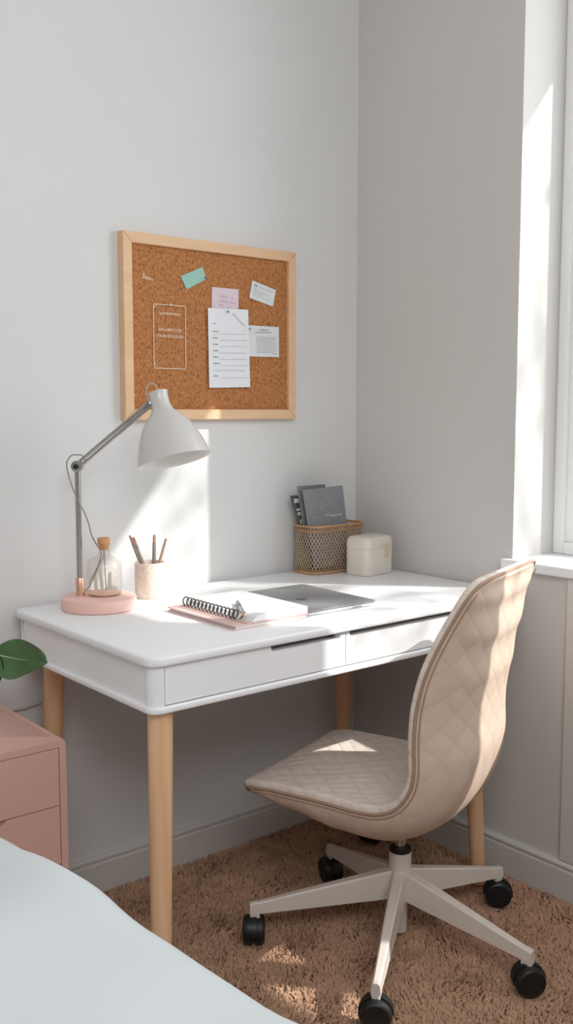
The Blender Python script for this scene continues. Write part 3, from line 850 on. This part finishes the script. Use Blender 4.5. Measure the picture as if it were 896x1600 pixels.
def plate(name, label, corners, y0, y1, th, m, cat='card'):
    """upright rectangular board: corners a b c d (x,z) clockwise from top left; leans from y1 (bottom) to y0 (top)"""
    cx = sum(p[0] for p in corners)/4; zb = min(p[1] for p in corners); zt = max(p[1] for p in corners)
    t = thing(name, label, cat, (cx, y1, zb))
    def yz(z): return (y0-y1)*(z-zb)/(zt-zb)
    bm = nb(); fr = [bm.verts.new((p[0]-cx, yz(p[1]), p[1]-zb)) for p in corners]
    bk = [bm.verts.new((p[0]-cx, yz(p[1])+th, p[1]-zb)) for p in corners]
    bm.faces.new(fr); bm.faces.new(bk[::-1])
    for i in range(4): bm.faces.new((fr[i], bk[i], bk[(i+1) % 4], fr[(i+1) % 4]))
    obj('cover', bm, m, t, False)
    return t, cx, zb, yz
c = [(-.274, .9845), (-.127, .990), (-.098, .772), (-.236, .764)]
t, cx, zb, yz = plate('booklet', 'front grey booklet with pale lettering in the rattan basket', c, -.082, -.088, .004, M['cardgrey'], 'booklet')
RC = (PI/2, .03, 0)
lettering('L', .026, M['ink_faint'], t, (-.207-cx, yz(.938)-.0012, .938-zb), RC)
lettering('\u2014', .016, M['ink_faint'], t, (-.186-cx, yz(.94)-.0012, .94-zb), RC)
lettering('+ Ineval W', .0135, M['ink_light'], t, (-.163-cx, yz(.909)-.0012, .9085-zb), RC)
lettering('annual', .009, M['ink_faint'], t, (-.228-cx, yz(.907)-.0012, .9065-zb), RC)
c = [(-.281, .9945), (-.180, .995), (-.14, .78), (-.238, .775)]
plate('booklet', 'darker grey booklet standing behind the lettered one in the basket', c, -.066, -.07, .003, M['cardgrey2'], 'booklet')
# dark book with white spine bars
c = [(-.285, .9665), (-.20, .9665), (-.14, .775), (-.215, .775)]
t, cx, zb, yz = plate('striped_book', 'dark book with white bars at the left of the basket', c, -.05, -.055, .012, M['bookdark'], 'book')
for z, h_ in ((.953, .012), (.928, .006), (.9165, .0085), (.894, .0125)):
    dx = (.9665-z)/(.9665-.775)*.070
    bm = nb(); box(bm, -.2845-cx+dx, -.246-cx+dx, yz(z)-.0012, yz(z)+.0005, z-h_/2-zb, z+h_/2-zb); obj('white_bar', bm, M['bookwhite'], t, False)

bx = thing('storage_box', 'small rounded cream box with tan clasp beside the basket', 'box', (-.109, -.174, DZT), .12)
bm = nb(); slab(bm, rrect(-.060, .060, -.043, .043, .02, 8), .0005, .0741, .0012); obj('box_body', bm, M['box'], bx, True, 50)
bm = nb()
pr = rrect(-.0603, .0603, -.0433, .0433, .02, 8)
rings = []
for k in range(7):
    a = PI/2*k/6; s_ = 1-.16*(1-math.cos(a)); z = .088+.017*math.sin(a)
    rings.append([(x*(1-.17*(1-math.cos(a))), y*(1-.25*(1-math.cos(a))), z) for x, y in pr])
loft(bm, [[(x, y, .0742) for x, y in pr]] + rings); obj('box_lid', bm, M['box'], bx, True, 50)
cl = [(-.004, .086), (.034, .086), (.034, .079), (.026, .079), (.026, .054), (.0225, .050), (.0135, .050), (.010, .054), (.010, .079), (-.004, .0835)]
bm = nb(); loft(bm, [[(x+.004, y, z-.003) for x, z in cl] for y in (-.0432, -.0462)]); obj('clasp', bm, M['clasp'], bx, False)

# ------------------------------------------------------------------ laptop, notebooks, pen
lp = thing('laptop', 'closed grey aluminium laptop lying on the white desk', 'laptop', (-.5195, -.378, DZT), -.02)
bm = nb(); slab(bm, rrect(-.107, .107, -.137, .137, .012, 6), .0012, .0078, .0022); obj('laptop_body', bm, M['laptopedge'], lp, True, 40)
bm = nb(); slab(bm, rrect(-.107, .107, -.137, .137, .012, 6), .0083, .0122, .0015); obj('laptop_lid', bm, M['laptop'], lp, True, 40)
bm = nb(); box(bm, .030, .058, -.1374, -.1366, .0030, .0062, .0003); obj('port', bm, M['cord'], lp, False)
for sx in (-1, 1):
    for sy in (-1, 1):
        bm = nb(); lathe(bm, [(.006, 0), (.006, .0015)], 12, org=(sx*.09, sy*.118, 0)); obj('foot', bm, M['gasket'], lp)
em = []
for k in range(40):
    a = 2*PI*k/40; r_ = .0135*(1+.06*math.cos(2*a)) * (1 - .22*math.exp(-((a-PI/2)/.3)**2) - .10*math.exp(-((a-1.5*PI)/.28)**2))
    em.append((r_*math.cos(a)*.95, r_*math.sin(a)))
def yemb(bm, pts, z0, z1): loft(bm, [[(p[0], p[1], z0) for p in pts], [(p[0], p[1], z1) for p in pts]])
bm = nb(); yemb(bm, em, .0121, .0124)
yemb(bm, [(.001, .015), (.003, .0205), (.0075, .0235), (.006, .0185)], .0121, .0124)
o = obj('lid_emblem', bm, M['emblem'], lp, False); o.location = (-.028, -.02, 0); o.rotation_euler = (0, 0, -.9)

pn = thing('pink_notebook', 'pink hardback notebook lying under the white spiral notebook', 'notebook', (-.732, -.396, DZT))
bm = nb(); box(bm, -.100, .100, -.128, .128, .0002, .0026, .0008); obj('back_cover', bm, M['pinkcover'], pn, False)
bm = nb(); box(bm, -.094, .097, -.125, .125, .0027, .0078); obj('pages', bm, M['paper'], pn, False)
bm = nb(); box(bm, -.100, .100, -.128, .128, .0079, .0105, .0008); obj('front_cover', bm, M['pinkcover'], pn, False)

sn = thing('spiral_notebook', 'open spiral notebook with white dotted pages on the pink notebook', 'notebook', (-.720, -.399, DZT+.0106))
bm = nb(); box(bm, -.080, .086, -.126, .126, .0002, .002, .0006); obj('cover', bm, M['pinkcover'], sn, False)
def dotted():
    m = mat('dotted_paper', '#eff0f2', .85, var=.004)
    N = m.node_tree.nodes; L = m.node_tree.links; b = N['Principled BSDF']
    tc = [n for n in N if n.bl_idname == 'ShaderNodeTexCoord'][0]
    v = N.new('ShaderNodeTexVoronoi'); v.inputs['Scale'].default_value = 220; v.inputs['Randomness'].default_value = 0; v.voronoi_dimensions = '2D'
    L.new(tc.outputs['Object'], v.inputs['Vector'])
    lt = N.new('ShaderNodeMath'); lt.operation = 'LESS_THAN'; lt.inputs[1].default_value = .2; L.new(v.outputs['Distance'], lt.inputs[0])
    mx = N.new('ShaderNodeMixRGB'); mx.inputs[2].default_value = srgb('#c3c6cc')
    r = [n for n in N if n.bl_idname == 'ShaderNodeValToRGB'][0]
    L.new(lt.outputs[0], mx.inputs[0]); L.new(r.outputs['Color'], mx.inputs[1]); L.new(mx.outputs[0], b.inputs['Base Color'])
    return m
M['dotted'] = dotted()
bm = nb(); rings = []
for k in range(13):
    t = k/12; x = -.068+t*.154
    zt = .0022 + .014*min(1, (t/.18))**.6 if t < .18 else .0162-.0015*math.sin((t-.18)/.82*PI)*.6
    rings.append([(x, -.125, .0021), (x, -.125, zt), (x, .125, zt), (x, .125, .0021)])
loft(bm, rings); obj('pages', bm, M['dotted'], sn, True, 30)
bm = nb(); pts = []
turns = 14
for k in range(turns*14+1):
    a = 2*PI*k/14; yy = .118 - .205*k/(turns*14)
    pts.append((-.0735+.0095*math.cos(a), yy, .0105+.0098*math.sin(a)))
tube(bm, pts, .0015, 6); obj('spiral_binding', bm, M['blackmetal'], sn, True, None)
# faint text lines on the page
bm = nb(); box(bm, .052, .066, -.112, -.109, .01595, .0162); obj('page_mark', bm, M['ink'], sn, False)

pnx = thing('pen', 'metal pen with copper tip lying across the spiral notebook pages', 'pen', (-.800, -.515, DZT+.0106+.0175))
pd = Vector((.0620, .1095, .0025)).normalized()
def penpart(name, pr_, m): 
    bm = nb(); lathe(bm, pr_, 20, axis=pd); return obj(name, bm, m, pnx, True, 40)
penpart('tip', [(.001, -.004), (.0042, -.001), (.0055, .004), (.0055, .009), (.0045, .012)], M['copper'])
penpart('barrel', [(.0042, .012), (.0045, .02), (.0045, .070), (.0042, .074)], M['pen'])
penpart('cap', [(.0046, .074), (.005, .076), (.005, .118), (.0042, .122)], M['pin'])
bm = nb(); q0 = Vector((0, 0, .0066)); tube(bm, [q0+pd*.082, q0+pd*.116, pd*.118], .0012, 6); obj('clip', bm, M['pen'], pnx)

# ------------------------------------------------------------------ nightstand
nx0, nx1, ny0, ny1, nz1 = -1.60, -1.1445, -.382, -.03, .553
ns = thing('nightstand', 'blush pink nightstand with stacked drawers beside the desk', 'nightstand', (0, 0, 0))
bm = nb()
def shell_rect(y0, y1):
    return
out = [(x, z) for x, z in rrect(nx0, nx1, FZ+.0005, nz1, .012, 6)]
inn_ = [(x, z) for x, z in rrect(nx0+.016, nx1-.016, FZ+.02, nz1-.016, .003, 6)]
loftA = [[(x, ny0+.0015, z) for x, z in out], [(x, ny1, z) for x, z in out]]
rings = [[(x, ny0+.012, z) for x, z in inn_], [(x, ny0+.0005, z) for x, z in inn_], [(x*1+((nx0+nx1)/2-x)*.006, ny0, z+((nz1)/2-z)*.006) for x, z in out], [(x, ny0+.003, z) for x, z in out], [(x, ny1, z) for x, z in out]]
loft(bm, rings, True); obj('carcass', bm, M['pink'], ns, True, 35)
# raised lip round the top
bm = nb()
lipo = rrect(nx0+.012, nx1-.008, ny0+.006, ny1-.004, .006, 4); 
slab(bm, rrect(nx0+.020, nx1-.019, ny0+.024, ny1-.012, .006, 4), nz1-.001, nz1+.0008, .0004); obj('top_panel', bm, M['pink'], ns, True)
zs = [nz1-.0165, .4178, .296, .174, .052]
for k in range(4):
    a, b = zs[k+1]+.001, zs[k]-.001
    bm = nb(); x0, x1 = nx0+.0175, nx1-.0175
    xm = (x0+x1)/2+.045; hw = .052
    if k == 0: top_ = [(x1, b), (x0, b)]
    else:
        top_ = [(x1, b), (xm+hw, b)] + [(xm+hw*math.cos(PI*q/12), b-.012*math.sin(PI*q/12)**.6) for q in range(1, 12)] + [(xm-hw, b), (x0, b)]
    pts = [(x0, a), (x1, a)] + top_
    loft(bm, [[(x, y, z) for x, z in pts] for y in (ny0+.001, ny0+.012)]); d = obj('drawer', bm, M['pink'], ns, False)
    if k:
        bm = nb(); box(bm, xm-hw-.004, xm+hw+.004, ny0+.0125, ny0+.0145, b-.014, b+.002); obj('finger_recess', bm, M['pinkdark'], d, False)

# ------------------------------------------------------------------ potted plant on the nightstand
pp = thing('potted_plant', 'broad green leaf of a potted plant standing on the pink nightstand', 'plant', (-1.375, -.21, nz1+.001))
bm = nb(); lathe(bm, [(.036, 0), (.038, .002), (.05, .075), (.051, .078), (.047, .078), (.044, .064), (0, .064)], 36); obj('pot', bm, M['pot'], pp, True, 40)
bm = nb(); lathe(bm, [(.043, .0645), (.03, .068), (0, .07)], 24, cap0=False); obj('soil', bm, M['soil'], pp, True, 60)
pc = Vector((-1.375, -.21, nz1+.001))
def leaf(base, tip, width, droop, roll, side):
    b_ = Vector(base); t_ = Vector(tip); d = t_-b_; L = d.length; dn = d.normalized(); sd = Vector(side).normalized(); sd = (sd-dn*sd.dot(dn)).normalized(); up = dn.cross(sd)
    bm = nb(); n, mm = 18, 12; g = []
    for i in range(n+1):
        t = i/n
        wv = width*(math.sin(PI*min(1, t**.72))**.72)*(1 if t < .98 else .6) if 0 < t < 1 else .0005
        row = []
        for j in range(mm+1):
            v = -1+2*j/mm
            p = b_+d*t + sd*(wv*v) + up*(roll*wv*abs(v)**1.5 + .06*L*math.sin(PI*t) - droop*t*t + .004*math.sin(9*t+v*2)*abs(v))
            row.append(bm.verts.new(p))
        g.append(row)
    for i in range(n):
        for j in range(mm): 
            f = bm.faces.new((g[i][j], g[i+1][j], g[i+1][j+1], g[i][j+1]))
    mid = [b_+d*t+up*(.06*L*math.sin(PI*t)-droop*t*t+.0009) for t in [k/12 for k in range(9)]]
    return bm, mid
leaves = [((-1.265, -.305, .730), (-1.140, -.296, .690), .043, .0, .12, (.25, -.3, .9), M['leafvein']),
          ((-1.42, -.26, .70), (-1.52, -.33, .69), .042, .01, .1, (.3, -.5, .7), M['leafvein']),
          ((-1.36, -.15, .73), (-1.33, -.08, .80), .036, .01, .1, (.8, -.3, .4), M['leafvein'])]
for b_, t_, wd, dr, ro, sd, vm in leaves:
    bb = Vector(b_)-pc; tt = Vector(t_)-pc
    bm, mid = leaf(bb, tt, wd, dr, ro, sd)
    lf = obj('leaf', bm, M['leaf'], pp, True, None)
    bm = nb(); tube(bm, mid, [.0016*(1-.9*k/8) for k in range(9)], 6); obj('midrib', bm, M['leafvein'], lf)
    if b_[0] > -1.3:
        st = [bb+Vector((.018, 0, -.004)), bb+Vector((.026, .0, -.030)), bb+Vector((.022, .01, -.062)), bb+Vector((.0, .03, -.10)), Vector((.02, -.01, .067))]
    else:
        st = [bb, bb*.75+Vector((0, 0, .02)), Vector((0, 0, .066))]
    bm = nb(); tube(bm, catmull(st, 6), .0018, 8); obj('stem', bm, M['stem'], pp)

# white flex along the wall behind the nightstand
cp = [(-1.32, -.010, .40), (-1.22, -.009, .468), (-1.15, -.008, .502), (-1.097, -.008, .5075), (-1.05, -.008, .510), (-1.014, -.008, .519), (-.985, -.008, .545), (-.97, -.009, .60), (-.965, -.010, .70)]
bm = nb(); tube(bm, catmull(cp, 8), .0028, 8); tag(obj('power_cord', bm, M['whitecord'], None, True, None), 'pale power cord running along the wall behind the nightstand', 'cord')

# ------------------------------------------------------------------ bed: duvet in the foreground
def duvet():
    bm = nb(); x0, x1, y0, y1 = -2.75, -1.318, -2.75, -.468
    zt = .515; n, m_ = 90, 110; r = .06
    V = []
    for i in range(n+1):
        row = []
        for j in range(m_+1):
            u = -.56+(x1-x0+1.12)*i/n; v = -.56+(y1-y0+1.12)*j/m_
            def fold(q, L):
                # arc-length coordinate across a rounded edge: flat, quarter bend, drop
                if q < 0: e = -q; sgn = -1
                elif q > L: e = q-L; sgn = 1
                else: return q, 0
                a = e/r
                if a < PI/2: dx = r*math.sin(a); dz = r*(1-math.cos(a))
                else: dx = r; dz = r+(e-r*PI/2)
                return (0-dx if sgn < 0 else L+dx), dz
            L1, L2 = (x1-x0-2*r), (y1-y0-2*r)
            X, d1 = fold(u-r, L1); Y, d2 = fold(v-r, L2)
            x = x0+r+X; y = y0+r+Y; z = zt-max(d1, d2)-.25*min(d1, d2)
            k = min(1, max(d1, d2)/.1)
            wob = .005*math.sin(y*9.5+.6)+.003*math.sin(y*23+x*3)+.002*math.sin(y*41)
            x += (-(y+.95))*.07*max(0, min(1, (u/L1-.5)*2))
            z -= .03*max(0, min(1, (y+.95)/.4))
            x += wob*(1 if u > L1*.7 else 0)*min(1, .35+k)
            z += (.012*math.sin(x*7+y*3.1)+.009*math.sin(x*4.3-y*8.2+1)+.005*math.sin(x*19+y*13))*(1-k)
            z += (.004*math.sin(x*15+y*7)+.003*math.sin(y*21-x*9))*(1-k)
            z += .02*(math.cos((x-(x0+x1)/2)*2.0)-.6)*(1-k)
            row.append(bm.verts.new((x, y, max(z, .002))))
        V.append(row)
    for i in range(n):
        for j in range(m_): bm.faces.new((V[i][j], V[i+1][j], V[i+1][j+1], V[i][j+1]))
    o = obj('duvet', bm, M['duvet'], None, True, None)
    tag(o, 'plain white duvet on the bed in the foreground', 'duvet')
duvet()

# ------------------------------------------------------------------ garden tree outside the window (dapples the sun)
tr = thing('garden_tree', 'leafy garden tree standing outside the window', 'tree', (2.6, -3.2, 0))
bm = nb(); tube(bm, catmull([(0, 0, -.3), (.05, .02, 1.5), (-.05, .0, 3.0), (0, .1, 4.4)], 6), [.09-.06*k/18 for k in range(19)], 10); obj('trunk', bm, M['bark'], tr)
SUNV = Vector((-.53, .58, -.66)).normalized()
br_bm = nb(); lf_bm = nb(); rr_ = random.Random(5)
TO = Vector((2.6, -3.2, 0))
for (e, z0_) in (((2.0, -3.12, 3.80), 3.2), ((2.05, -2.86, 4.30), 3.6), ((1.95, -3.0, 4.06), 3.4), ((2.9, -3.6, 4.7), 3.9), ((3.0, -2.8, 4.4), 3.7)):
    e = Vector(e)-TO
    tube(br_bm, catmull([(0, .0, z0_), e*.5+Vector((0, 0, (z0_+e.z)*.25+.08)), e], 6), [.02*(1-.8*q/12) for q in range(13)], 6)
def leaves_at(c, n, sd):
    for q in range(n):
        p = Vector(c)-TO+Vector((rr_.gauss(0, sd), rr_.gauss(0, sd), rr_.gauss(0, sd)))
        d = Vector((rr_.gauss(0, 1), rr_.gauss(0, 1), rr_.gauss(0, .6))).normalized(); s_ = d.orthogonal().normalized()
        vs = [lf_bm.verts.new(p), lf_bm.verts.new(p+d*.04+s_*.02), lf_bm.verts.new(p+d*.085), lf_bm.verts.new(p+d*.04-s_*.02)]
        lf_bm.faces.new(vs)
leaves_at((2.0, -3.13, 3.80), 95, .10); leaves_at((2.05, -2.86, 4.30), 22, .13); leaves_at((1.95, -3.0, 4.06), 20, .10)
leaves_at((2.9, -3.6, 4.7), 80, .25); leaves_at((3.0, -2.8, 4.4), 60, .2)
obj('branches', br_bm, M['bark'], tr); o = obj('foliage', lf_bm, M['treeleaf'], tr, False); o['kind'] = 'stuff'

FEET += [(tx+sx, ty+sy, .024) for tx, ty, sx, sy in LT]
FEET += [(CC[0]+math.cos(math.radians(a))*r_, CC[1]+math.sin(math.radians(a))*r_, .04) for a, r_ in arm_pts] + [(-.15, -.232, .04), (CC[0], CC[1], .02)]
carpet()

# ------------------------------------------------------------------ light
def area(name, loc, target, sx, sy, power, col):
    l = bpy.data.lights.new(name, 'AREA'); l.shape = 'RECTANGLE'; l.size = sx; l.size_y = sy; l.energy = power; l.color = col
    o = bpy.data.objects.new(name, l); COL.objects.link(o); o.location = loc
    o.rotation_euler = (Vector(target)-Vector(loc)).to_track_quat('-Z', 'Y').to_euler()
    return o
sl = bpy.data.lights.new('sun', 'SUN'); sl.energy = 6.6; sl.angle = math.radians(.7); sl.color = (1, .955, .9)
so = bpy.data.objects.new('sun', sl); COL.objects.link(so); so.location = (3, -3, 4)
so.rotation_euler = SUNV.to_track_quat('-Z', 'Y').to_euler()
area('sky_window', (.75, -1.3, 1.75), (-1, -.9, 1.2), 1.6, 1.7, 36, (.98, .99, 1))
area('room_window', (-1.9, -2.6, 2.45), (-.65, -.0, 1.3), 1.5, 1.3, 42, (.95, .98, 1))  # added fill lamp behind and above the camera, no real source there
wd = bpy.data.worlds.new('world'); scene.world = wd; wd.use_nodes = True
bg = wd.node_tree.nodes['Background']; bg.inputs[1].default_value = 1
_nt = wd.node_tree; _tc = _nt.nodes.new('ShaderNodeTexCoord'); _sx = _nt.nodes.new('ShaderNodeSeparateXYZ'); _cr = _nt.nodes.new('ShaderNodeValToRGB')
_nt.links.new(_tc.outputs['Generated'], _sx.inputs[0]); _nt.links.new(_sx.outputs[0], _cr.inputs['Fac']); _nt.links.new(_cr.outputs['Color'], bg.inputs[0])
_cr.color_ramp.elements[0].position = .0; _cr.color_ramp.elements[0].color = (.33, .295, .262, 1)
_cr.color_ramp.elements[1].position = .55; _cr.color_ramp.elements[1].color = (.86, .92, 1, 1)
scene.view_settings.view_transform = 'Standard'; scene.view_settings.look = 'None'
scene.view_settings.exposure = 0; scene.view_settings.gamma = 1
scene.cycles.use_denoising = True
scene.cycles.max_bounces = 10; scene.cycles.diffuse_bounces = 5; scene.cycles.transparent_max_bounces = 12
scene.cycles.sample_clamp_indirect = 6
